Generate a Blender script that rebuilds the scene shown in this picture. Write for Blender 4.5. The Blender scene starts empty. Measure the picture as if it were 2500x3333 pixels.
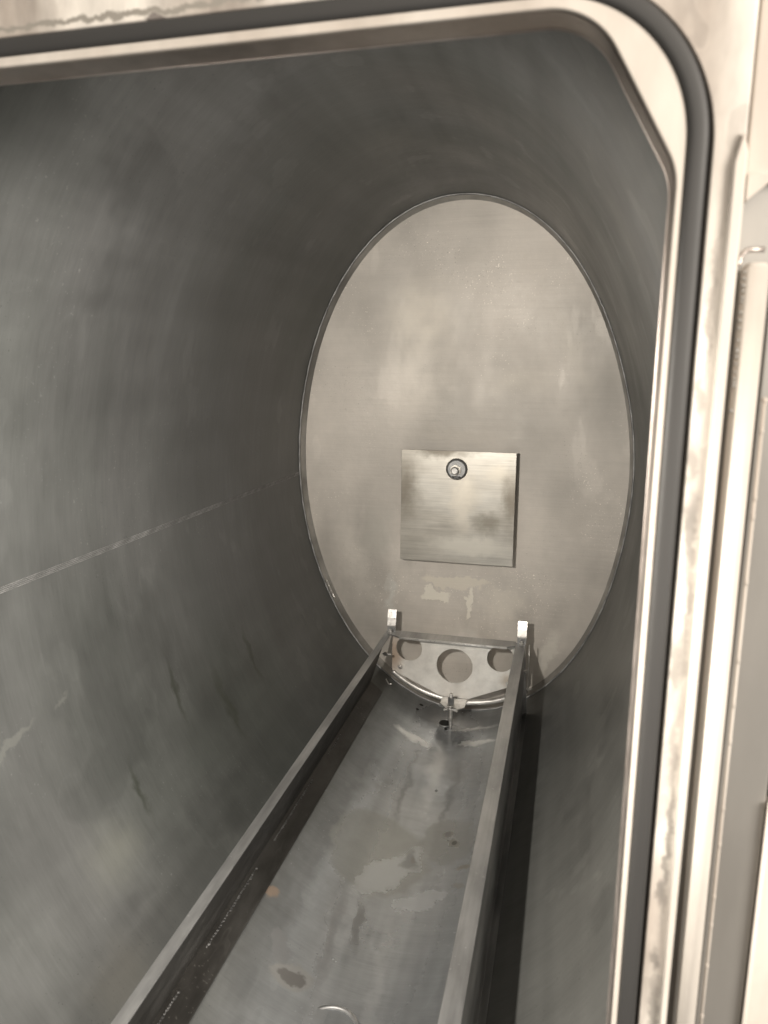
import bpy, bmesh, math, random
import numpy as np
from mathutils import Vector, Matrix
random.seed(4)
S = bpy.context.scene
COL = S.collection

# ------------------------------------------------------------------ camera
CX, CZ = 0.215, 0.735                     # world x / z of the camera; the chamber axis is x = 0
cam_d = bpy.data.cameras.new("camera")
cam = bpy.data.objects.new("camera", cam_d); COL.objects.link(cam)
R3 = Matrix(((0.96982309, -0.05233521, 0.23812645),
             (0.24376225, 0.1888662, -0.95126732),
             (0.00481074, 0.98060725, 0.19592415)))
cam.matrix_world = Matrix.Translation((CX, 0, CZ)) @ R3.to_4x4()
cam_d.sensor_fit = 'VERTICAL'; cam_d.sensor_height = 24.0
cam_d.lens = 24.0 * 2400 / 3333
cam_d.clip_start = 0.01; cam_d.clip_end = 50
cam_d.dof.use_dof = True
cam_d.dof.focus_distance = 1.45
cam_d.dof.aperture_fstop = 6.3
S.camera = cam

# ------------------------------------------------------------------ world, lights, exposure
w = bpy.data.worlds.new("World"); S.world = w; w.use_nodes = True
wb = w.node_tree.nodes['Background']
wb.inputs[0].default_value = (1.0, 0.97, 0.90, 1); wb.inputs[1].default_value = 0.24
S.view_settings.view_transform = 'Standard'; S.view_settings.look = 'None'
S.view_settings.exposure = 0.0; S.view_settings.gamma = 1.0
S.view_settings.use_curve_mapping = False

def aim(o, tgt):
    d = Vector(tgt) - o.location
    o.rotation_euler = d.to_track_quat('-Z', 'Y').to_euler()

# hand lamp held low in the door opening
ld = bpy.data.lights.new("hand_lamp_light", 'SPOT'); ld.energy = 27.0; ld.color = (1.0, 0.93, 0.83)
ld.shadow_soft_size = 0.012; ld.spot_size = math.radians(158); ld.spot_blend = 0.6
lamp = bpy.data.objects.new("hand_lamp_light", ld); COL.objects.link(lamp)
lamp.location = (-0.060, 0.25, 0.735); aim(lamp, (0.02, 1.22, 0.08))
# room light above and behind the photographer
ad = bpy.data.lights.new("room_light", 'AREA'); ad.shape = 'RECTANGLE'; ad.size = 2.2; ad.size_y = 1.5
ad.energy = 21.0; ad.color = (1.0, 0.86, 0.70)
room = bpy.data.objects.new("room_light", ad); COL.objects.link(room)
room.location = (0.75, -0.9, 1.75); aim(room, (0.1, 0.45, 0.75))

sd = bpy.data.lights.new("side_light", 'AREA'); sd.shape = 'DISK'; sd.size = .80
sd.energy = 42.0; sd.color = (1.0, 0.93, 0.84)
side = bpy.data.objects.new("side_light", sd); COL.objects.link(side)
side.location = (1.25, -0.60, 1.02); aim(side, (-0.3, 0.6, 0.70))

# ------------------------------------------------------------------ helpers
def W(x, y, z):
    """camera-centred survey coordinates -> world"""
    return Vector((x + CX, y, z + CZ))

def link(name, me, mat=None, parent=None):
    o = bpy.data.objects.new(name, me); COL.objects.link(o)
    if mat: me.materials.clear(); me.materials.append(mat)
    if parent: o.parent = parent
    return o

def empty(name, loc, label, cat):
    o = bpy.data.objects.new(name, None); COL.objects.link(o); o.location = loc
    o.empty_display_size = 0.05
    o['label'] = label; o['category'] = cat
    return o

def put(name, me, mat, parent, label=None):
    """mesh in world coordinates as a child of an (unrotated) thing"""
    base = Vector((0, 0, 0)); p = parent
    while p: base += p.location; p = p.parent
    me.transform(Matrix.Translation(-base))
    o = link(name, me, mat, parent)
    if label: o['label'] = label
    return o

def from_bm(bm, smooth=False):
    bmesh.ops.recalc_face_normals(bm, faces=bm.faces)
    me = bpy.data.meshes.new("mesh"); bm.to_mesh(me); bm.free()
    if smooth: me.polygons.foreach_set('use_smooth', [True] * len(me.polygons))
    return me

def box(bm, x0, x1, y0, y1, z0, z1, bev=0.0):
    r = bmesh.ops.create_cube(bm, size=1.0)
    for v in r['verts']:
        v.co = Vector(((x0 + x1) / 2 + v.co.x * (x1 - x0), (y0 + y1) / 2 + v.co.y * (y1 - y0), (z0 + z1) / 2 + v.co.z * (z1 - z0)))
    if bev:
        es = list({e for v in r['verts'] for e in v.link_edges})
        bmesh.ops.bevel(bm, geom=es, offset=bev, segments=2, affect='EDGES', profile=0.6)

def cyl(bm, a, b, r, seg=24, r2=None, cap=True):
    a, b = Vector(a), Vector(b); d = b - a
    m = Matrix.Translation((a + b) / 2) @ d.to_track_quat('Z', 'Y').to_matrix().to_4x4()
    bmesh.ops.create_cone(bm, cap_ends=cap, segments=seg, radius1=r, radius2=r if r2 is None else r2, depth=d.length, matrix=m)

def tube(pts, r, seg=12, closed=False, prof=None, up=None):
    """sweep a round (or given) profile along points"""
    pts = [Vector(p) for p in pts]; n = len(pts)
    bm = bmesh.new(); rings = []
    for i, p in enumerate(pts):
        if closed: t = (pts[(i + 1) % n] - pts[i - 1]).normalized()
        else: t = (pts[min(i + 1, n - 1)] - pts[max(i - 1, 0)]).normalized()
        u = Vector(up) if up else (Vector((0, 0, 1)) if abs(t.z) < .9 else Vector((0, 1, 0)))
        s = t.cross(u).normalized(); u2 = s.cross(t).normalized()
        ring = []
        P = prof if prof else [(r * math.cos(2 * math.pi * k / seg), r * math.sin(2 * math.pi * k / seg)) for k in range(seg)]
        for a, b in P: ring.append(bm.verts.new(p + s * a + u2 * b))
        rings.append(ring)
    m = len(rings[0])
    for i in range(n if closed else n - 1):
        A, B = rings[i], rings[(i + 1) % n]
        for k in range(m): bm.faces.new((A[k], A[(k + 1) % m], B[(k + 1) % m], B[k]))
    if not closed:
        bm.faces.new(rings[0]); bm.faces.new(rings[-1])
    return from_bm(bm, True)

def plate(loops, y, th, bev=0.0006):
    """flat plate in the XZ plane with holes; loops in world (x,z); occupies y .. y+th"""
    cu = bpy.data.curves.new("c", 'CURVE'); cu.dimensions = '2D'; cu.fill_mode = 'BOTH'
    for L in loops:
        sp = cu.splines.new('POLY'); sp.points.add(len(L) - 1); sp.use_cyclic_u = True
        for i, (a, b) in enumerate(L): sp.points[i].co = (a, b, 0, 1)
    cu.extrude = th / 2 - bev; cu.bevel_depth = bev; cu.bevel_resolution = 1; cu.offset = -bev
    o = bpy.data.objects.new("c", cu); COL.objects.link(o)
    dg = bpy.context.evaluated_depsgraph_get()
    me = bpy.data.meshes.new_from_object(o.evaluated_get(dg))
    bpy.data.objects.remove(o); bpy.data.curves.remove(cu)
    me.transform(Matrix(((1, 0, 0, 0), (0, 0, -1, y + th / 2), (0, 1, 0, 0), (0, 0, 0, 1))))
    return me

def fillet(poly, n=10):
    """poly: list of (x, z, r) -> rounded loop"""
    out = []; N = len(poly)
    for i in range(N):
        p = Vector(poly[i][:2]); r = poly[i][2]
        a = (Vector(poly[i - 1][:2]) - p).normalized(); b = (Vector(poly[(i + 1) % N][:2]) - p).normalized()
        if r <= 0: out.append(tuple(p)); continue
        ang = math.acos(max(-1, min(1, a.dot(b)))); d = r / math.tan(ang / 2)
        c = p + (a + b).normalized() * (r / math.sin(ang / 2))
        s, e = p + a * d, p + b * d
        a0 = math.atan2(s.y - c.y, s.x - c.x); a1 = math.atan2(e.y - c.y, e.x - c.x)
        da = (a1 - a0 + math.pi) % (2 * math.pi) - math.pi
        for k in range(n + 1):
            t = a0 + da * k / n; out.append((c.x + r * math.cos(t), c.y + r * math.sin(t)))
    return out

def circle(x, z, r, n=64):
    return [(x + r * math.cos(2 * math.pi * k / n), z + r * math.sin(2 * math.pi * k / n)) for k in range(n)]

# chamber cross-section (measured), polar about (-.212,-.2)
CO = [2.4508, 0.0301, 0.0263, 0.5133, 0.042, 0.0137, 0.0048, -0.0309, -0.0083, -0.0076, -0.002, -0.0013, -0.0017]
OC = (-.212 + CX, -.2 + CZ)
def rad(th):
    s = CO[0]
    for k in range(1, 7): s += CO[2 * k - 1] * math.cos(k * th) + CO[2 * k] * math.sin(k * th)
    return 1 / s
def outline(n, off=0.0):
    return [(OC[0] + (rad(t) - off) * math.cos(t), OC[1] + (rad(t) - off) * math.sin(t)) for t in [2 * math.pi * k / n for k in range(n)]]
def floor_z(x):
    """height of the chamber floor under world x"""
    L = sorted([(abs(p[0] - x), p[1]) for p in OUT if p[1] < OC[1]])
    return L[0][1]
OUT = outline(1440)

# ------------------------------------------------------------------ materials
def steel(name, base, rough=(.35, .6), metallic=1.0, patch=3.0, tint=((1, 1, 1), (1, 1, 1)), var=.35,
          brush=(0, 0, 0), bump=.02, spots=(), warp=.05, wscale=26, streak=None, grain=None, specks=None, films=(), zones=(), mott=(.86, 1.1), stretch=(1, 1, 1), fine=60, coat=0.0):
    m = bpy.data.materials.new(name); m.use_nodes = True
    nt = m.node_tree; N = nt.nodes; L = nt.links
    b = N['Principled BSDF']
    tc = N.new('ShaderNodeTexCoord').outputs['Object']
    def noise(scale, det=5, rough_=.55, vec=None, st=None):
        v = vec or tc
        if st:
            mp = N.new('ShaderNodeMapping'); mp.inputs['Scale'].default_value = st; L.new(v, mp.inputs[0]); v = mp.outputs[0]
        n = N.new('ShaderNodeTexNoise'); n.inputs['Scale'].default_value = scale; n.inputs['Detail'].default_value = det
        n.inputs['Roughness'].default_value = rough_; L.new(v, n.inputs['Vector']); return n
    def rng(sock, a, b_, c, d, smooth=False):
        r = N.new('ShaderNodeMapRange'); L.new(sock, r.inputs[0])
        if smooth: r.interpolation_type = 'SMOOTHSTEP'
        for i, q in enumerate((a, b_, c, d)): r.inputs[i + 1].default_value = q
        return r.outputs[0]
    def mix(fac, A, B, mode='MIX'):
        x = N.new('ShaderNodeMix'); x.data_type = 'RGBA'; x.blend_type = mode
        for s, q in ((0, fac), (6, A), (7, B)):
            if hasattr(q, 'links'): L.new(q, x.inputs[s])
            elif s == 0: x.inputs[0].default_value = q
            else: x.inputs[s].default_value = (*q, 1) if len(q) == 3 else q
        return x.outputs[2]
    n1 = noise(patch, 6, .5, st=stretch); n2 = noise(patch * 3.7, 5, .6, st=stretch); n3 = noise(fine, 3, .6)
    lo = tuple(base * (1 - var) * t for t in tint[0]); hi = tuple(min(1, base * (1 + var * .6)) * t for t in tint[1])
    f1 = rng(n1.outputs[0], .32, .68, 0, 1, True)
    colr = mix(f1, lo, hi)
    f2 = rng(n2.outputs[0], .3, .7, mott[0], mott[1])
    colr = mix(1.0, colr, mix(0.0, (1, 1, 1), (1, 1, 1)), 'MULTIPLY')
    mul = N.new('ShaderNodeVectorMath'); mul.operation = 'SCALE'; L.new(colr, mul.inputs[0]); L.new(f2, mul.inputs['Scale']); colr = mul.outputs[0]
    ro = rng(n2.outputs[0], .3, .7, rough[0], rough[1])
    # shaped stains and painted light: (x,y,z, rx,ry,rz, rotz, colour, roughness, soft(0..1), strength[, metallic])
    def shaped(spots, colr, ro, me_):
        wn = noise(wscale, 4, .6)
        sub = N.new('ShaderNodeVectorMath'); sub.operation = 'SUBTRACT'; L.new(wn.outputs['Color'], sub.inputs[0]); sub.inputs[1].default_value = (.5, .5, .5)
        sc = N.new('ShaderNodeVectorMath'); sc.operation = 'SCALE'; L.new(sub.outputs[0], sc.inputs[0]); sc.inputs['Scale'].default_value = warp
        ad_ = N.new('ShaderNodeVectorMath'); ad_.operation = 'ADD'; L.new(tc, ad_.inputs[0]); L.new(sc.outputs[0], ad_.inputs[1])
        for s in spots:
            mp = N.new('ShaderNodeMapping'); mp.vector_type = 'TEXTURE'
            mp.inputs['Location'].default_value = s[0:3]; mp.inputs['Scale'].default_value = s[3:6]
            mp.inputs['Rotation'].default_value = s[6] if isinstance(s[6], tuple) else (0, 0, s[6])
            L.new(ad_.outputs[0] if (min(s[3:5]) > .006 or wscale > 100) else tc, mp.inputs[0])
            ln = N.new('ShaderNodeVectorMath'); ln.operation = 'LENGTH'; L.new(mp.outputs[0], ln.inputs[0])
            fac = rng(ln.outputs['Value'], 1 - s[9], 1.0, s[10], 0, True)
            colr = mix(fac, colr, s[7])
            mr = N.new('ShaderNodeMix'); L.new(fac, mr.inputs[0]); L.new(ro, mr.inputs[2]); mr.inputs[3].default_value = s[8]; ro = mr.outputs[0]
            if len(s) > 11: me_ = rng(fac, 0, 1, metallic, s[11])
        return colr, ro, me_
    me_ = None
    if zones: colr, ro, me_ = shaped(zones, colr, ro, me_)
    if streak:      # long soft marks: (scale vector, darkest factor)
        ns = noise(1, 4, .6, st=streak[0]); fs = rng(ns.outputs[0], .42, .66, 1.0, streak[1], True)
        mu = N.new('ShaderNodeVectorMath'); mu.operation = 'SCALE'; L.new(colr, mu.inputs[0]); L.new(fs, mu.inputs['Scale']); colr = mu.outputs[0]
    def scale_by(colr, fac):
        mu = N.new('ShaderNodeVectorMath'); mu.operation = 'SCALE'; L.new(colr, mu.inputs[0]); L.new(fac, mu.inputs['Scale']); return mu.outputs[0]
    if grain:       # fine rolled / brushed lines
        for st_, lo_ in grain:
            ng = noise(1, 2, .7, st=st_); colr = scale_by(colr, rng(ng.outputs[0], .25, .75, lo_, 2 - lo_))
    # residue films with a crisp, drawn edge and a paler drying rim
    for (fs_, thr, inside, rim, st_, *ex) in films:
        wd = ex[0] if ex else .012
        nf = noise(fs_, 3, .5, st=st_); v = nf.outputs[0]
        colr = scale_by(colr, rng(v, thr, thr + wd, 1.0, inside, True))
        a1 = rng(v, thr - .006, thr, 0, 1, True); a2 = rng(v, thr, thr + .008, 1, 0, True)
        pr = N.new('ShaderNodeMath'); pr.operation = 'MULTIPLY'; L.new(a1, pr.inputs[0]); L.new(a2, pr.inputs[1])
        nm = noise(fs_ * 2.3, 2, .5); m2 = rng(nm.outputs[0], .45, .62, 0, rim, True)
        p2 = N.new('ShaderNodeMath'); p2.operation = 'MULTIPLY_ADD'; L.new(pr.outputs[0], p2.inputs[0]); L.new(m2, p2.inputs[1]); p2.inputs[2].default_value = 1.0
        colr = scale_by(colr, p2.outputs[0])
        ra = N.new('ShaderNodeMath'); ra.operation = 'ADD'; L.new(ro, ra.inputs[0]); L.new(rng(v, thr, thr + wd, 0, -.03, True), ra.inputs[1]); ro = ra.outputs[0]
    if specks:      # limescale specks in clusters: (scale, threshold, factor, cluster scale)
        for (ss_, thr, kf, cs_) in specks:
            nsx = noise(ss_, 1, .5); nc = noise(cs_, 3, .5)
            pa = rng(nsx.outputs[0], thr, thr + .04, 0, 1); pb = rng(nc.outputs[0], .5, .62, 0, kf, True)
            p3 = N.new('ShaderNodeMath'); p3.operation = 'MULTIPLY_ADD'; L.new(pa, p3.inputs[0]); L.new(pb, p3.inputs[1]); p3.inputs[2].default_value = 1.0
            colr = scale_by(colr, p3.outputs[0])
    if spots: colr, ro, me_ = shaped(spots, colr, ro, me_)
    L.new(colr, b.inputs['Base Color']); L.new(ro, b.inputs['Roughness'])
    b.inputs['Metallic'].default_value = metallic
    if me_: L.new(me_, b.inputs['Metallic'])
    b.inputs['Coat Weight'].default_value = coat
    # brushing + grain bump
    hb = n3.outputs[0]
    if any(brush):
        nb = noise(1, 3, .7, st=brush)
        a_ = N.new('ShaderNodeMath'); a_.operation = 'ADD'; L.new(nb.outputs[0], a_.inputs[0]); L.new(n3.outputs[0], a_.inputs[1]); hb = a_.outputs[0]
    if bump:
        bp = N.new('ShaderNodeBump'); bp.inputs['Strength'].default_value = bump; bp.inputs['Distance'].default_value = .01
        L.new(hb, bp.inputs['Height']); L.new(bp.outputs[0], b.inputs['Normal'])
    return m

# spots are in each object's own coordinates: chamber parts sit on an Empty at the world origin
def sp(x, y, z, rx, ry, rz, rot, colr, ro, soft=.5, k=.6):
    return (x + CX, y, z + CZ, rx, ry, rz, rot, colr, ro, soft, k)

wall_zones = [      # polished shell bottom, painted lighter for the light it catches and reflects
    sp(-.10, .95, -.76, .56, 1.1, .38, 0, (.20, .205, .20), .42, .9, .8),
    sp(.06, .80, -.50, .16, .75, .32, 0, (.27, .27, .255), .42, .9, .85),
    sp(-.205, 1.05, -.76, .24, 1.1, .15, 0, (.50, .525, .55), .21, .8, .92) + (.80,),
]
wall_spots = [
    sp(-.213, 1.3805, -.7296, .004, .006, .02, 0, (.01, .01, .01), .6, .2, 1),
    sp(-.277, 1.4455, -.715, .005, .005, .02, 0, (.01, .01, .01), .6, .3, 1),
    sp(-.2805, 1.4205, -.714, .004, .005, .02, 0, (.01, .01, .01), .6, .3, 1),
    sp(-.193, 1.157, -.7304, .003, .004, .02, 0, (.01, .01, .01), .6, .3, 1),
    sp(-.155, 1.36, -.72, .003, .004, .02, 0, (.01, .01, .01), .6, .3, 1),
    sp(-.150, 1.02, -.724, .002, .003, .02, 0, (.01, .01, .01), .6, .3, 1),
    # lengthwise reflections painted as streaks, then wet film patches on the floor
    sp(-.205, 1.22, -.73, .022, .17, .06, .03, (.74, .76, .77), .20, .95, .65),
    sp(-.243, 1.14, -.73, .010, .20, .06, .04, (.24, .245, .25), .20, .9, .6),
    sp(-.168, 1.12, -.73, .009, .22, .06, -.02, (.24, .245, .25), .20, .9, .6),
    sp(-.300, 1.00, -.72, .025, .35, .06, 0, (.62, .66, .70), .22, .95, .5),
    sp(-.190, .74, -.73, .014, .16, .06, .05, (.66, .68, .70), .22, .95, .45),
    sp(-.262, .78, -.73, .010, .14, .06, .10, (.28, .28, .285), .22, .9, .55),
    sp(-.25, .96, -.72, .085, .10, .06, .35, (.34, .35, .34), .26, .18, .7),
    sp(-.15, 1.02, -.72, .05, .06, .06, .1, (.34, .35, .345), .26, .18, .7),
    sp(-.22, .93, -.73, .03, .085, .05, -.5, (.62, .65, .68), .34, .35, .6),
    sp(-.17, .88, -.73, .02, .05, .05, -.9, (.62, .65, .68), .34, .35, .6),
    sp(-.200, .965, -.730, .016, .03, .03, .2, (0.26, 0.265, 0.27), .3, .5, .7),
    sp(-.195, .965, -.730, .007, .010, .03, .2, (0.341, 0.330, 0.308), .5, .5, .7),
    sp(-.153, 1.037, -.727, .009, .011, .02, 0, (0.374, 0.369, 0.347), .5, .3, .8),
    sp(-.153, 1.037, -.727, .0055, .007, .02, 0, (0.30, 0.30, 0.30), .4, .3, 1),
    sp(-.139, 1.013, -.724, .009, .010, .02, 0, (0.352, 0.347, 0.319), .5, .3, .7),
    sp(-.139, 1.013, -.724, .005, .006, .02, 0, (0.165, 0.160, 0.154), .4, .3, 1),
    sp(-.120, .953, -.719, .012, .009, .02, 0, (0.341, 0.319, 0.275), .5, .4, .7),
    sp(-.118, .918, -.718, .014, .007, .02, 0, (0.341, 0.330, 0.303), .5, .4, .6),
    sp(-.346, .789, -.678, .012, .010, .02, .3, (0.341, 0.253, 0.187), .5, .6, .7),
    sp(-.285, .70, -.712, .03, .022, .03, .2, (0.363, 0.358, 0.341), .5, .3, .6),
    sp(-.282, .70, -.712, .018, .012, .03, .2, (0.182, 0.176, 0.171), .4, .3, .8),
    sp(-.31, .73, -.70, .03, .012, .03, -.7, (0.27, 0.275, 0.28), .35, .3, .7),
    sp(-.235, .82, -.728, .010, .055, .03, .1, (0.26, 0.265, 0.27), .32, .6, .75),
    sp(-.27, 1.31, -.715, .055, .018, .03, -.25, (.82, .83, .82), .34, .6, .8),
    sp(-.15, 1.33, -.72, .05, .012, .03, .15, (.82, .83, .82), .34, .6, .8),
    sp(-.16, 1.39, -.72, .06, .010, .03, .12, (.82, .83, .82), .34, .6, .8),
    # drip marks and pale spots on the left wall
    sp(-.534, .574, -.378, .03, .05, .006, (.25, 0, 0), (0.17, 0.175, 0.165), .5, .5, .6),
    sp(-.528, .66, -.37, .03, .02, .004, (.2, 0, 0), (0.17, 0.175, 0.165), .5, .6, .5),
    sp(-.50, .86, -.44, .05, .010, .07, (-.1, 0, 0), (.045, .05, .04), .42, .8, .8),
    sp(-.47, .96, -.50, .06, .012, .10, (-.1, 0, 0), (.045, .05, .04), .42, .8, .8),
    sp(-.47, .72, -.50, .05, .008, .06, (-.1, 0, 0), (.045, .05, .04), .42, .8, .8),
    sp(-.49, 1.08, -.48, .05, .010, .08, (-.1, 0, 0), (.045, .05, .04), .42, .8, .8),
    sp(-.46, .64, -.53, .05, .07, .06, (0, 0, 0), (0.264, 0.270, 0.226), .5, .95, .25),
    sp(-.41, .56, -.62, .06, .07, .05, (0, 0, 0), (0.275, 0.264, 0.231), .5, .95, .25),
]
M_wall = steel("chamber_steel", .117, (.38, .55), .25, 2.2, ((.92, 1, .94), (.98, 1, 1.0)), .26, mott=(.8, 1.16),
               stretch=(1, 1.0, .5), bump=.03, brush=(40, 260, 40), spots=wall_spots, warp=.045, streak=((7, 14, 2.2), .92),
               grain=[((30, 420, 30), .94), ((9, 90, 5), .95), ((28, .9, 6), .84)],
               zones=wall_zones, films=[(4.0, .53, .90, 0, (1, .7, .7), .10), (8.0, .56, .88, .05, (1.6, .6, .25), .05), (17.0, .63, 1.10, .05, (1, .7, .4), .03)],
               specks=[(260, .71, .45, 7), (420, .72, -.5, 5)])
M_back = steel("dished_back_steel", .60, (.52, .66), .46, 3.2, ((1, .95, .88), (1, .94, .87)), .30, mott=(.88, 1.10),
               grain=[((8, 8, 700), .965), ((5, 5, 160), .975)], films=[(6.5, .54, .94, 0, (1, 1, .5), .08), (11, .62, 1.05, 0, (1.6, 1, .5), .05)],
               specks=[(300, .68, .45, 6), (380, .70, -.35, 8)],
               stretch=(1, 1, .7), bump=.035, brush=(6, 6, 160), warp=.06, spots=[
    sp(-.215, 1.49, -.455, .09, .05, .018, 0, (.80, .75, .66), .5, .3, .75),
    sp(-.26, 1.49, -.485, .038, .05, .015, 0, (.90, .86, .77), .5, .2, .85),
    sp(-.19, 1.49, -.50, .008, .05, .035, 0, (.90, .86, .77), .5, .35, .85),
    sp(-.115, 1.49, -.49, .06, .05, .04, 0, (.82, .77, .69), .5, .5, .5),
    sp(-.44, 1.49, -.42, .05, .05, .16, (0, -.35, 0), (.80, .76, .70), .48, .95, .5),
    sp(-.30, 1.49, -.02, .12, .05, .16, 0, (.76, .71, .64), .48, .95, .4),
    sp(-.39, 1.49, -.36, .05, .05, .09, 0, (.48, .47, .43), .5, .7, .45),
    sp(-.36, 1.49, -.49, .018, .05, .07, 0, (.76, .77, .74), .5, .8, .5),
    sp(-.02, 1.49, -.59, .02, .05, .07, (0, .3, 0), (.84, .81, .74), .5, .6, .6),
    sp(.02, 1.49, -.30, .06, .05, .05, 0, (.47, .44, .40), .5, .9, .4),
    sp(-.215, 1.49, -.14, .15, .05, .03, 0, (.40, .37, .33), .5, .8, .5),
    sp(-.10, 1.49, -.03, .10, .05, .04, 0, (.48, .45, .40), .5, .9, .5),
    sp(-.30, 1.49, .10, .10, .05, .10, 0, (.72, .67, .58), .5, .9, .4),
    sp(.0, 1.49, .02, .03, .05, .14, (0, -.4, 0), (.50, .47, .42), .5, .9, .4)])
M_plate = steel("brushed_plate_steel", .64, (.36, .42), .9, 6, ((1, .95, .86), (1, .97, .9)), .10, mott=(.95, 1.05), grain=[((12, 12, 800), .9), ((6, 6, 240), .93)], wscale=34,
                stretch=(1, 1, 2.0), bump=.02, brush=(20, 20, 420), fine=120, warp=.045, spots=[  # reflections painted in: dark sides and top, bright centre and bottom
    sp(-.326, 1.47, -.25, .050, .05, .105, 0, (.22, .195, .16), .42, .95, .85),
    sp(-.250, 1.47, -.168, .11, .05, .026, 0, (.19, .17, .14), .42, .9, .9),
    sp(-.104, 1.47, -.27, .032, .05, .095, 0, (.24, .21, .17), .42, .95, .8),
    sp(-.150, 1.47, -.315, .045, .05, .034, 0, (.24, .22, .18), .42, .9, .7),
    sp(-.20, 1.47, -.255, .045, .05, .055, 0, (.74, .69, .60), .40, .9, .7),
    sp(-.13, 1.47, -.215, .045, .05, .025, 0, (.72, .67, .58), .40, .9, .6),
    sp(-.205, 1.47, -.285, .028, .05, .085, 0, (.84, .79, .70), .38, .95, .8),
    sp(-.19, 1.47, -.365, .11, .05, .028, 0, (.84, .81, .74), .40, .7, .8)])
M_rack = steel("rack_steel", .42, (.36, .52), .75, 14, mott=(.8, 1.12), grain=[((300, 6, 300), .92)], specks=[(240, .70, .5, 14)], tint=((.96, .98, 1), (1, 1, 1)), var=.3, stretch=(1, .3, 1), bump=.02)
M_shade_grime = steel("channel_shade_grime", .10, (.38, .55), .5, 20, ((1, .95, .88), (1, .97, .92)), .35, stretch=(1, .3, 1), bump=.05, mott=(.75, 1.15),
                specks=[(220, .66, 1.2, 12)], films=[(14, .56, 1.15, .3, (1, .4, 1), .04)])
M_bright = steel("bright_steel", .72, (.26, .42), .75, 40, ((1, .98, .95), (1, .98, .95)), .2, bump=.02)
M_baffle = steel("baffle_steel", .68, (.34, .5), .9, 12, ((1, .97, .92), (1, .99, .95)), .2, bump=.03, brush=(15, 15, 90), warp=.03, spots=[])
M_frame = steel("door_frame_steel", .55, (.6, .75), .08, 9, mott=(.88, 1.08), tint=((1, .88, .77), (1, .94, .86)), var=.2, stretch=(1, 1, .3), bump=.02)
M_flange = steel("front_flange_steel", .58, (.6, .75), .08, 16, ((1, .87, .76), (1, .94, .86)), .4, mott=(.75, 1.1), films=[(28, .57, .88, .1, (1, 1, .5))], stretch=(1, 1, .35), bump=.02,
    warp=.010, wscale=110, spots=[
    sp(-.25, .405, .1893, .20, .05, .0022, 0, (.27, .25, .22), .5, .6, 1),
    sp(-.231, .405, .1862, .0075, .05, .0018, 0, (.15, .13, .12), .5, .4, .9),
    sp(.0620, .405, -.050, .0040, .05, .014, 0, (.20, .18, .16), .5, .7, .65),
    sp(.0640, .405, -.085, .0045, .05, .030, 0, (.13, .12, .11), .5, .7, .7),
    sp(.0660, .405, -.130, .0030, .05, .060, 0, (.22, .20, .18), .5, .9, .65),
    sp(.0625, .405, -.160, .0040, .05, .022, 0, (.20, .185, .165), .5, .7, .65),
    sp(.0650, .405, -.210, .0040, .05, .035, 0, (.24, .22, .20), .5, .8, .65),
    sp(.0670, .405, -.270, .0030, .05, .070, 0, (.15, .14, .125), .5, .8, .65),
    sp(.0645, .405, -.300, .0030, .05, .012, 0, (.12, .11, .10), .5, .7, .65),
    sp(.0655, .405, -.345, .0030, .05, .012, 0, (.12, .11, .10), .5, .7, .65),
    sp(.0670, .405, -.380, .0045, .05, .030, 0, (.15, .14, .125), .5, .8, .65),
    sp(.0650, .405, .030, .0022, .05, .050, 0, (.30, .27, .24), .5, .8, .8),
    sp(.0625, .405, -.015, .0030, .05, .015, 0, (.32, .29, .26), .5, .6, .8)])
M_lip = steel("lip_steel", .50, (.36, .5), .9, 18, ((1, .87, .79), (1, .91, .85)), .15, bump=.02)
M_panel = steel("grey_panel_steel", .30, (.4, .6), .4, 4, ((1, .95, .88), (1, .96, .9)), .15, stretch=(1, 1, .2), bump=.01)
M_dark = steel("dark_gap", .02, (.5, .7), 0, 20, bump=0)
M_weld = steel("weld_steel", .24, (.42, .55), .6, 60, var=.4, bump=.5, fine=220)
def rubber():
    m = bpy.data.materials.new("black_rubber"); m.use_nodes = True; N = m.node_tree.nodes; L = m.node_tree.links
    b = N['Principled BSDF']; b.inputs['Base Color'].default_value = (.034, .033, .032, 1); b.inputs['Roughness'].default_value = .42
    n = N.new('ShaderNodeTexNoise'); n.inputs['Scale'].default_value = 9; n.inputs['Detail'].default_value = 5
    r = N.new('ShaderNodeMapRange'); L.new(n.outputs[0], r.inputs[0]); r.inputs[3].default_value = .5; r.inputs[4].default_value = .7
    L.new(r.outputs[0], b.inputs['Roughness']); return m
M_rubber = rubber()

# ------------------------------------------------------------------ the steriliser
ster = empty("steam_sterilizer", (0, 0, 0), "open stainless steel steriliser chamber with oval interior and black door gasket", "sterilizer")
YD, YL, YB = .405, .425, 1.5

def tunnel():
    n, ys = 360, list(np.linspace(YL, YB + .004, 90))
    bm = bmesh.new(); L = outline(n); rings = []
    for y in ys: rings.append([bm.verts.new((x, y, z)) for x, z in L])
    # shell thickness: an outer skin
    Lo = outline(n, -.008); ro = [[bm.verts.new((x, y, z)) for x, z in Lo] for y in (ys[0], ys[-1])]
    def q(A, B):
        for k in range(n): bm.faces.new((A[k], A[(k + 1) % n], B[(k + 1) % n], B[k]))
    for a, b in zip(rings, rings[1:]): q(a, b)
    q(ro[0], ro[1]); q(ro[0], rings[0]); q(ro[1], rings[-1])
    return from_bm(bm, True)
put("chamber_wall", tunnel(), M_wall, ster)

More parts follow.
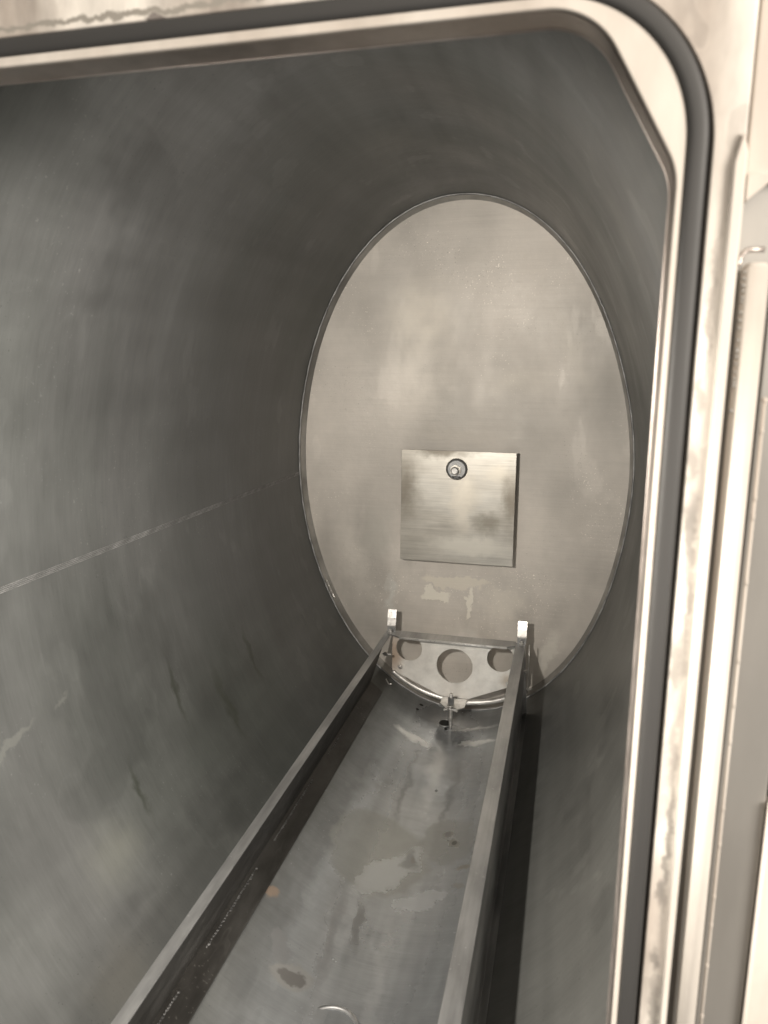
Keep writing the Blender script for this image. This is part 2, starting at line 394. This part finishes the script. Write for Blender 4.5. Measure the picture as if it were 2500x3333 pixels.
def back_head():
    """slightly dished end plate with a rounded knuckle"""
    n = 288; bm = bmesh.new(); rings = []
    prof = [(.0073, 1.4990), (.03, 1.5)]
    for off, y in prof: rings.append([bm.verts.new((x, y, z)) for x, z in outline(n, off)])
    base = outline(n, .03)
    for f in (.9, .75, .6, .45, .3, .15):
        yy = 1.5 + .004 * (1 - f * f)
        rings.append([bm.verts.new((OC[0] + (x - OC[0]) * f, yy, OC[1] + (z - OC[1]) * f)) for x, z in base])
    c = bm.verts.new((OC[0], 1.504, OC[1]))
    for A, B in zip(rings, rings[1:]):
        for k in range(n): bm.faces.new((A[k], A[(k + 1) % n], B[(k + 1) % n], B[k]))
    for k in range(n): bm.faces.new((rings[-1][k], rings[-1][(k + 1) % n], c))
    return from_bm(bm, True)
bw = put("back_wall", back_head(), M_back, ster)
def knuckle():
    n = 288; bm = bmesh.new(); rings = []
    for off, y in [(-.001, 1.480), (.0005, 1.485), (.002, 1.490), (.0040, 1.4945), (.0058, 1.4970), (.0075, 1.4991)]:
        rings.append([bm.verts.new((x, y, z)) for x, z in outline(n, off)])
    for A_, B_ in zip(rings, rings[1:]):
        for k in range(n): bm.faces.new((A_[k], A_[(k + 1) % n], B_[(k + 1) % n], B_[k]))
    return from_bm(bm, True)
put("head_rim", knuckle(), steel("head_rim_steel", .42, (.4, .55), .5, 9, ((1, .97, .92), (1, .97, .92)), .35, bump=.04), bw)  # shadow band inside the head's edge put into the darker rim colour
# weld run where the head meets the shell
pts = [(x, 1.4765 + .0006 * math.sin(k * .9), z) for k, (x, z) in enumerate(outline(420, .0012))]
put("weld_bead", tube(pts, .0022, 8, True), steel("weld_ring_steel", .32, (.4, .55), .5, 30, bump=.15, fine=200), bw)
# glinting weld nuggets, lower left
bm = bmesh.new()
for k in range(17):
    t = math.radians(222.5 + k * .36); r = rad(t) - .006
    x, z = OC[0] + r * math.cos(t), OC[1] + r * math.sin(t)
    mt = Matrix.Translation((x, 1.481, z)) @ Matrix.Rotation(random.random() * 3, 4, 'Y') @ Matrix.Diagonal((.0026, .002, .0015 + .001 * random.random(), 1))
    bmesh.ops.create_icosphere(bm, subdivisions=1, radius=1, matrix=mt)
put("weld_nuggets", from_bm(bm), M_bright, bw)

# longitudinal weld seam on the left wall: three fine ridges
th = math.atan2(-.229 + .2, -.5586 + .212)
bm = bmesh.new()
for j, o in enumerate((-.0030, -.0012, .0008, .0026)):
    t = th + o / rad(th); r = rad(t) - .0005
    n = 120; prev = None
    for i in range(n + 1):
        y = YL + (YB - .03 - YL) * i / n; rr = .00040 + .00015 * math.sin(i * 1.7 + j)
        x, z = OC[0] + r * math.cos(t), OC[1] + r * math.sin(t)
        ring = [bm.verts.new((x + rr * math.cos(a) * .8, y, z + rr * math.sin(a))) for a in [k * math.pi / 3 for k in range(6)]]
        if prev:
            for k in range(6): bm.faces.new((prev[k], prev[(k + 1) % 6], ring[(k + 1) % 6], ring[k]))
        prev = ring
put("weld_seam", from_bm(bm, True), steel("seam_steel", .36, (.4, .5), .4, 30, bump=.1), ster)

# drains in the floor
def ring_fit(name, x, y, R, rt):
    z = floor_z(x) + .001
    me = tube([(x + R * math.cos(a), y + R * math.sin(a), z) for a in [2 * math.pi * k / 48 for k in range(48)]], rt, 10, True)
    d = put(name, me, M_rack, ster)
    bm = bmesh.new(); cyl(bm, (x, y, z - .002), (x, y, z + .0005), R - rt * .5, 40)
    put("drain_hole", from_bm(bm), M_dark if R < .03 else M_wall, d)
ring_fit("drain", -.218 + CX, 1.402, .014, .0012)
ring_fit("floor_fitting", -.224 + CX, .655, .032, .003)
# steam pipe that hugs the bottom of the back wall
pp = [(-.3536, -.668), (-.338, -.680), (-.318, -.6925), (-.2955, -.7035), (-.27, -.7125), (-.245, -.7185), (-.215, -.7225), (-.185, -.7235), (-.155, -.7195), (-.13, -.714), (-.1075, -.706), (-.08, -.692), (-.055, -.675)]
sc = 1.44 / 1.5
P3 = []
for i in range(len(pp) - 1):
    for k in range(4):
        t = k / 4; P3.append(W((pp[i][0] * (1 - t) + pp[i + 1][0] * t) * sc, 1.44, (pp[i][1] * (1 - t) + pp[i + 1][1] * t) * sc))
put("steam_pipe", tube(P3, .0058, 16), M_bright, ster)

# splash plate on the back wall
sq = [(-.331, -.1695), (-.0986, -.170), (-.098, -.4022), (-.332, -.4023)]
L = [(a + CX, b + CZ) for a, b in sq]
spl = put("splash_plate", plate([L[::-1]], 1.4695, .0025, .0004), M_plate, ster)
bx, bz = -.2167 + CX, -.2063 + CZ
bm = bmesh.new(); cyl(bm, (bx, 1.4695, bz), (bx, 1.4665, bz), .0195, 48); cyl(bm, (bx, 1.4665, bz), (bx, 1.4652, bz), .0195, 48, .0175)
put("washer", from_bm(bm), M_rack, spl)
put("washer_rim", tube([(bx + .0205 * math.cos(a), 1.4690, bz + .0205 * math.sin(a)) for a in [2 * math.pi * k / 48 for k in range(48)]], .0015, 8, True), M_shade_grime, spl)
bm = bmesh.new(); cyl(bm, (bx - .001, 1.466, bz - .001), (bx - .001, 1.458, bz - .001), .0115, 6); put("nut", from_bm(bm), M_plate, spl)
bm = bmesh.new(); cyl(bm, (bx - .001, 1.462, bz - .001), (bx - .001, 1.449, bz - .001), .0082, 32); cyl(bm, (bx - .001, 1.449, bz - .001), (bx - .001, 1.447, bz - .001), .0082, 32, .006)
put("bolt", from_bm(bm, False), M_bright, spl)
bm = bmesh.new(); box(bm, bx - .009, bx + .009, 1.4645, 1.4655, bz - .0165, bz - .014); put("washer_slot", from_bm(bm), M_dark, spl)
for dx in (-.09, .09):      # stand-offs that hold the plate clear of the wall
    for dz in (-.09, .07):
        bm = bmesh.new(); cyl(bm, (bx + dx, 1.4722, bz - .09 + dz), (bx + dx, 1.5025, bz - .09 + dz), .006, 20); put("standoff", from_bm(bm), M_rack, spl)

# ------------------------------------------------------------------ door frame
def sym(x): return -.43 - x
top, bot = .1695, -.5795
Aloop = [(W(a, 0, b).x, W(a, 0, b).z, r) for a, b, r in [
    (.044, bot + .076, .03), (.044, .0934, .034), (.0008, top, .040), (sym(.0008), top, .040), (sym(.044), .0934, .034),
    (sym(.044), bot + .076, .03), (sym(.0008), bot, .04), (.0008, bot, .04)]]
A = fillet(Aloop, 14)
def rr(x1, z1, r):
    x0, z0 = sym(x1), -.41 - z1
    return fillet([(W(a, 0, b).x, W(a, 0, b).z, r) for a, b in [(x1, z0), (x1, z1), (x0, z1), (x0, z0)]], 28)
B = rr(.0474, .1752, .070); C = rr(.0592, .1850, .083)
put("inner_face", plate([B, A], YD, YL - YD, .0008), M_frame, ster)
# lip collar: the rim thickness inside the opening reads darker than the face
def loft(La, ya, Lb, yb):
    bm = bmesh.new(); a = [bm.verts.new((x, ya, z)) for x, z in La]; b = [bm.verts.new((x, yb, z)) for x, z in Lb]
    for k in range(len(a)): bm.faces.new((a[k], a[(k + 1) % len(a)], b[(k + 1) % len(a)], b[k]))
    return from_bm(bm, True)
def shrink(poly, d): return [(p[0] - d * (1 if p[0] > 0 else -1), p[1] - d * (1 if p[1] > .5 else -1), p[2]) for p in poly]
Ai = fillet(shrink(Aloop, .0006), 14)
lip = put("opening_lip", loft(Ai, YD + .002, Ai, YL + .0015), M_lip, ster)
put("lip_weld", tube([(x, YL + .0015, z) for x, z in Ai], .0006, 8, True, up=(0, 1, 0)), M_lip, lip)
# outer face with seam
OX = .0738
outer = fillet([(W(a, 0, b).x, W(a, 0, b).z, 0) for a, b in [(OX, -.66), (OX, .26), (sym(OX), .26), (sym(OX), -.66)]])
face = put("front_flange", plate([outer, C], YD, YL - YD, .0008), M_flange, ster)
# groove floor
put("gasket_groove", plate([rr(.0604, .1862, .084), rr(.0462, .1740, .069)], YD + .009, .004, 0.0), M_dark, ster)
# gasket
def gasket():
    mid = []
    Bm = rr(.0524, .1796, .0755)
    prof = []
    for k in range(17):
        a = math.pi * k / 16
        prof.append((.0050 * math.copysign(abs(math.cos(a)) ** .7, math.cos(a)), .0036 * math.sin(a) ** .7 if 0 < k < 16 else 0.0))
    prof += [(-.0050, -.006), (.0050, -.006)]
    # sweep in XZ plane: side = in-plane normal, up = -Y (towards the camera)
    return tube([(x, YD + .0012, z) for x, z in Bm], 0, closed=True, prof=prof, up=(0, -1, 0))
put("door_gasket", gasket(), M_rubber, ster)

# raised strip beside the gasket
def wbox(bm, x0, x1, y0, y1, z0, z1, bev=0): box(bm, x0 + CX, x1 + CX, y0, y1, z0 + CZ, z1 + CZ, bev)
rl = [W(a, 0, b) for a, b in [(.0684, .094), (.0722, .1075), (.0742, .0985), (.0745, -.55), (.0715, -.55)]]
put("raised_strip", plate([[(p.x, p.z) for p in rl]], YD - .0045, .0045, .001), M_frame, ster)
# side cover to the right of the flange seam
bm = bmesh.new(); wbox(bm, .0752, .14, YD + .0025, YL, .088, .26, .001)
cover = put("side_cover", from_bm(bm), M_frame, ster)
bl = [W(a, 0, b) for a, b in [(.0758, .090), (.0758, .0768), (.0862, .0862), (.0862, .090)]]
put("bracket", plate([[(p.x, p.z) for p in bl]], YD + .0005, .004, .0005), M_frame, cover)
bm = bmesh.new(); wbox(bm, .0748, .0925, YD + .012, YL + .012, -.55, .0865); put("recess_panel", from_bm(bm), M_panel, ster)
put("catch", tube([W(.0755 + .0045 * (1 - math.cos(a)), YD + .001, .0478 + .0075 * math.sin(a)) for a in [math.pi * .5 * k / 10 for k in range(11)]] + [W(.0865, YD + .001, .0553)], .0013, 10), M_lip, ster)
bm = bmesh.new()
a, b_ = W(.0838, YD + .003, .0475), W(.0856, YD + .003, -.55)
cyl(bm, a, b_, .0062, 32); cyl(bm, a, a + Vector((0, 0, .0016)), .0062, 32, .0045)
put("hinge_tube", from_bm(bm, True), M_frame, ster)
bm = bmesh.new(); cyl(bm, W(.0796, YD + .001, .046), W(.0796, YD + .001, -.55), .0012, 12)
for k in range(22):
    zz = .045 - k * .0027 * (1 + .2 * random.random())
    bmesh.ops.create_icosphere(bm, subdivisions=1, radius=.0007 + .0005 * random.random(), matrix=Matrix.Translation(W(.0782, YD - .0006, zz)))
put("hinge_weld", from_bm(bm, True), M_panel, ster)

# ------------------------------------------------------------------ the open door at the right edge
door = empty("open_door", (.32, YD + .02, .2), "grey edge of the open chamber door beyond the hinge tube at far right", "door")
bm = bmesh.new(); wbox(bm, .0935, .1185, YD + .012, YD + .03, -.6, .26, .001); put("door_edge", from_bm(bm), M_panel, door)
bm = bmesh.new(); cyl(bm, W(.0936, YD + .002, -.0165), W(.0950, YD + .002, -.55), .0010, 12)
bmesh.ops.create_icosphere(bm, subdivisions=2, radius=.0016, matrix=Matrix.Translation(W(.0936, YD + .002, -.0165)))
for k in range(18):
    t = (k + random.random() * .7) / 18
    p = W(.0936 + .0014 * t, YD + .0016, -.0165 - .53 * t)
    bmesh.ops.create_icosphere(bm, subdivisions=2, radius=.0011, matrix=Matrix.Translation(p) @ Matrix.Diagonal((1, 1, 2.5, 1)))
put("edge_wire", from_bm(bm, True), M_frame, door)
bl = [W(a, 0, b) for a, b in [(.1192, -.24), (.16, -.24), (.16, -.6), (.1192, -.6)]]
put("door_skin", plate([[(p.x, p.z) for p in bl]], YD + .006, .012, .001), M_frame, door)

# ------------------------------------------------------------------ loading rack
rack = empty("loading_rack", W(-.205, 1.0, -.62), "long stainless rack of two rails joined by an end plate with three round holes", "rack")
ZT, ZL = -.549, -.614
Y0, Y1 = .44, 1.432
def rail(s):
    """C-channel opening inward; s=-1 left, +1 right (x measured from the outer web)"""
    bm = bmesh.new(); T = .0016
    if s < 0: xo, xt, xl = -.3510, -.3375, -.3265
    else: xo, xt, xl = -.0630, -.0825, -.0865
    fz = lambda x: floor_z(x + CX) - CZ + .0012
    if s < 0:       # folded side and ledge that run down to the shell
        xa, xb = -.3775, -.3515
        prof = [(xo, ZT), (xt, ZT), (xt, ZT - T), (xo + T, ZT - T), (xa + T, fz(xa) + T), (xb, fz(xb) + T), (xb, fz(xb)), (xa, fz(xa))]
    else:
        xa, xb = -.0622, -.0530
        prof = [(xo, ZT), (xt, ZT), (xt, ZT - T), (xo - T, ZT - T), (xa - T, fz(xa)), (xb, fz(xb)), (xb, fz(xb) + T), (xa, fz(xa) + T)]
    A_ = [bm.verts.new(W(a, Y0, b)) for a, b in prof]; B_ = [bm.verts.new(W(a, Y1 - (.035 if b < -.6 else 0), b)) for a, b in prof]
    for k in range(8): bm.faces.new((A_[k], A_[(k + 1) % 8], B_[(k + 1) % 8], B_[k]))
    bm.faces.new(A_); bm.faces.new(B_[::-1])
    bmesh.ops.recalc_face_normals(bm, faces=bm.faces)
    bmesh.ops.bevel(bm, geom=list(bm.edges), offset=.0004, segments=1, affect='EDGES')
    me = from_bm(bm)
    o = put("rail", me, M_rack, rack); me.materials.append(M_shade_grime)
    for p in me.polygons:       # residue and painted shade inside the channel
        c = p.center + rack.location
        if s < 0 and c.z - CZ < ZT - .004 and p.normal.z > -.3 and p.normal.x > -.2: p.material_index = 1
    # intermittent weld inside the channel: each run a part of its own
    if s < 0:
        for ya, yb in ((.46, .60), (.66, .80), (.86, 1.02), (1.10, 1.17)):
            bm = bmesh.new(); y = ya
            while y < yb:
                m_ = Matrix.Translation(W(xa + .0045 + random.random() * .0015, y, fz(xa + .005) + T + .0010)) @ Matrix.Diagonal((.0020 + random.random() * .0018, .0030, .0004 + .0003 * random.random(), 1))
                bmesh.ops.create_icosphere(bm, subdivisions=1, radius=1, matrix=m_)
                y += .0032 + .002 * random.random()
            put("rail_weld", from_bm(bm, True), M_weld, o)
    return o
rail(-1); rail(1)
# end plate with three holes
k = 1.0
pl = [(-.3405, -.5508), (-.3405, -.6385), (-.2305, -.6872), (-.1785, -.6872), (-.0962, -.651), (-.0625, -.637), (-.0625, -.5508)]
holes = [(-.304, -.5862, .0277), (-.2068, -.6158, .0378), (-.112, -.5905, .0280)]
loops = [[(a + CX, b + CZ) for a, b in pl]] + [circle(a + CX, b + CZ, r)[::-1] for a, b, r in holes]
M_baffle2 = steel("end_plate_steel", .95, (.30, .45), .1, 10, ((1, .97, .92), (1, .99, .95)), .18, bump=.03, brush=(15, 15, 60), warp=.02,
                  spots=[(-.335 + .205, .44, .02, .03, .05, .07, 0, (.42, .30, .21), .5, .9, .8),
                         (-.09 + .205, .44, -.015, .03, .05, .025, 0, (.50, .40, .30), .5, .9, .6),
                         (.015, .44, -.055, .03, .05, .012, 0, (.9, .88, .84), .45, .9, .5)])
base_ = put("end_plate", plate(loops, 1.438, .002, .0003), M_baffle2, rack)
# top flange folded towards the door, ends notched
bm = bmesh.new()
fl = [(-.3385, 1.438), (-.3385, 1.412), (-.318, 1.403), (-.098, 1.403), (-.0825, 1.412), (-.0825, 1.438)]
a_ = [bm.verts.new(W(x, y, -.5492)) for x, y in fl]; b__ = [bm.verts.new(W(x, y, -.5508)) for x, y in fl]
bm.faces.new(a_); bm.faces.new(b__[::-1])
for i in range(6): bm.faces.new((a_[i], a_[(i + 1) % 6], b__[(i + 1) % 6], b__[i]))
put("cross_flange", from_bm(bm), M_rack, base_)
bm = bmesh.new(); wbox(bm, -.318, -.098, 1.4012, 1.4028, -.5530, -.5494); put("flange_edge", from_bm(bm), M_bright, base_)
# foot tab
bm = bmesh.new()
fl = [(-.2300, 1.4378), (-.2300, 1.405), (-.2150, 1.386), (-.1920, 1.383), (-.1785, 1.397), (-.1780, 1.4378)]
a_ = [bm.verts.new(W(x, y, -.6855)) for x, y in fl]; b__ = [bm.verts.new(W(x, y, -.6875)) for x, y in fl]
bm.faces.new(a_); bm.faces.new(b__[::-1])
for i in range(6): bm.faces.new((a_[i], a_[(i + 1) % 6], b__[(i + 1) % 6], b__[i]))
put("foot_tab", from_bm(bm), M_bright, base_)
bm = bmesh.new(); wbox(bm, -.2295, -.1785, 1.4355, 1.4378, -.6850, -.6825, .0008); put("fold_edge", from_bm(bm), M_bright, base_)
# levelling screw with nut, washers and wings
sx, sy = -.205, 1.389
lev = empty("screw_tmp", (0, 0, 0), "x", "x"); bpy.data.objects.remove(lev)
bm = bmesh.new(); fz = floor_z(sx + CX) - CZ
zz = -.668
cyl(bm, W(sx, sy, -.655), W(sx, sy, -.708), .0034, 16)
for i in range(16): cyl(bm, W(sx, sy, -.690 - i * .0016), W(sx, sy, -.6908 - i * .0016), .0042, 16)
cyl(bm, W(sx, sy, -.715), W(sx, sy, fz + .0005), .0040, 16, .003)
scr = put("levelling_screw", from_bm(bm), M_bright, rack)
bm = bmesh.new(); cyl(bm, W(sx, sy, -.6635), W(sx, sy, -.6765), .0068, 6); put("nut", from_bm(bm), M_rack, scr)
bm = bmesh.new(); cyl(bm, W(sx, sy, -.6785), W(sx, sy, -.680), .0085, 28); cyl(bm, W(sx, sy, -.6835), W(sx, sy, -.6852), .0095, 28); put("washer", from_bm(bm), M_bright, scr)
bm = bmesh.new()
for s in (-1, 1):
    cyl(bm, W(sx + s * .004, sy - .002, -.6895), W(sx + s * .0125, sy - .004, -.6895), .0017, 12)
    bmesh.ops.create_icosphere(bm, subdivisions=2, radius=.0028, matrix=Matrix.Translation(W(sx + s * .0125, sy - .004, -.6895)))
put("wing_nut", from_bm(bm, True), M_bright, scr)
# stop tabs
for (x0, x1, zt) in ((-.3495, -.3313, -.5035), (-.0800, -.0618, -.5050)):
    bm = bmesh.new()
    zs = [zt, zt - .0165, zt - .0175, -.5345]
    ys = [1.4375, 1.4315, 1.4325, 1.4290]
    fr = [bm.verts.new(W(x, y, z)) for z, y in zip(zs, ys) for x in (x0, x1)]
    bk = [bm.verts.new(W(x, y + .0018, z)) for z, y in zip(zs, ys) for x in (x0, x1)]
    for i in range(3):
        bm.faces.new((fr[2 * i], fr[2 * i + 1], fr[2 * i + 3], fr[2 * i + 2])); bm.faces.new((bk[2 * i], bk[2 * i + 2], bk[2 * i + 3], bk[2 * i + 1]))
        bm.faces.new((fr[2 * i], fr[2 * i + 2], bk[2 * i + 2], bk[2 * i])); bm.faces.new((fr[2 * i + 1], bk[2 * i + 1], bk[2 * i + 3], fr[2 * i + 3]))
    bm.faces.new((fr[0], bk[0], bk[1], fr[1])); bm.faces.new((fr[6], fr[7], bk[7], bk[6]))
    t = put("stop_tab", from_bm(bm), M_bright, rack)
    bm = bmesh.new(); wbox(bm, x0 - .0003, x1 + .0003, 1.4255, 1.4300, -.5365, -.5345, .0004); put("tab_ledge", from_bm(bm), M_bright, t)
    bm = bmesh.new(); wbox(bm, x0 + .0005, x1 - .0005, 1.4300, 1.4330, -.5488, -.5366); put("tab_leg", from_bm(bm), M_rack, t)
    xc = (x0 + x1) / 2
    bm = bmesh.new(); cyl(bm, W(xc, 1.4175, -.5488), W(xc, 1.4175, -.5440), .0048, 6); cyl(bm, W(xc, 1.4175, -.5440), W(xc, 1.4175, -.5405), .0028, 16)
    put("tab_bolt", from_bm(bm), M_bright, t)
# bolts on the rails and end plate
def hbolt(name, a, b, r, par):
    a, b = Vector(a), Vector(b); d = (b - a).normalized()
    bm = bmesh.new(); cyl(bm, a, b, r * .5, 16); cyl(bm, a + d * .003, a + d * .008, r, 6); put(name, from_bm(bm), M_bright, par)
hbolt("rail_bolt", W(-.3515, 1.400, -.5885), W(-.3335, 1.400, -.5885), .0045, rack)
hbolt("rail_bolt", W(-.0625, 1.385, -.5885), W(-.0535, 1.385, -.5885), .0040, rack)
hbolt("plate_bolt", W(-.322, 1.4378, -.6265), W(-.322, 1.425, -.6265), .0048, base_)
hbolt("plate_bolt", W(-.0955, 1.4378, -.640), W(-.0955, 1.426, -.640), .0048, base_)
# small clamp at the lower left corner of the end plate
put("corner_clamp", tube([W(-.347, 1.41, -.648), W(-.340, 1.405, -.6565), W(-.333, 1.402, -.6545)], .0012, 8), M_bright, base_)
# thin hooked rod beside the right rail
rp = [W(-.0552, 1.42, -.5465), W(-.0545, 1.42, -.60), W(-.0542, 1.42, -.646), W(-.0552, 1.419, -.652), W(-.0600, 1.418, -.6555)]
put("hooked_rod", tube(rp, .0011, 8), M_bright, rack)

# render hints
S.cycles.max_bounces = 10; S.cycles.diffuse_bounces = 4; S.cycles.glossy_bounces = 8
S.cycles.caustics_reflective = True
S.cycles.sample_clamp_indirect = 6.0
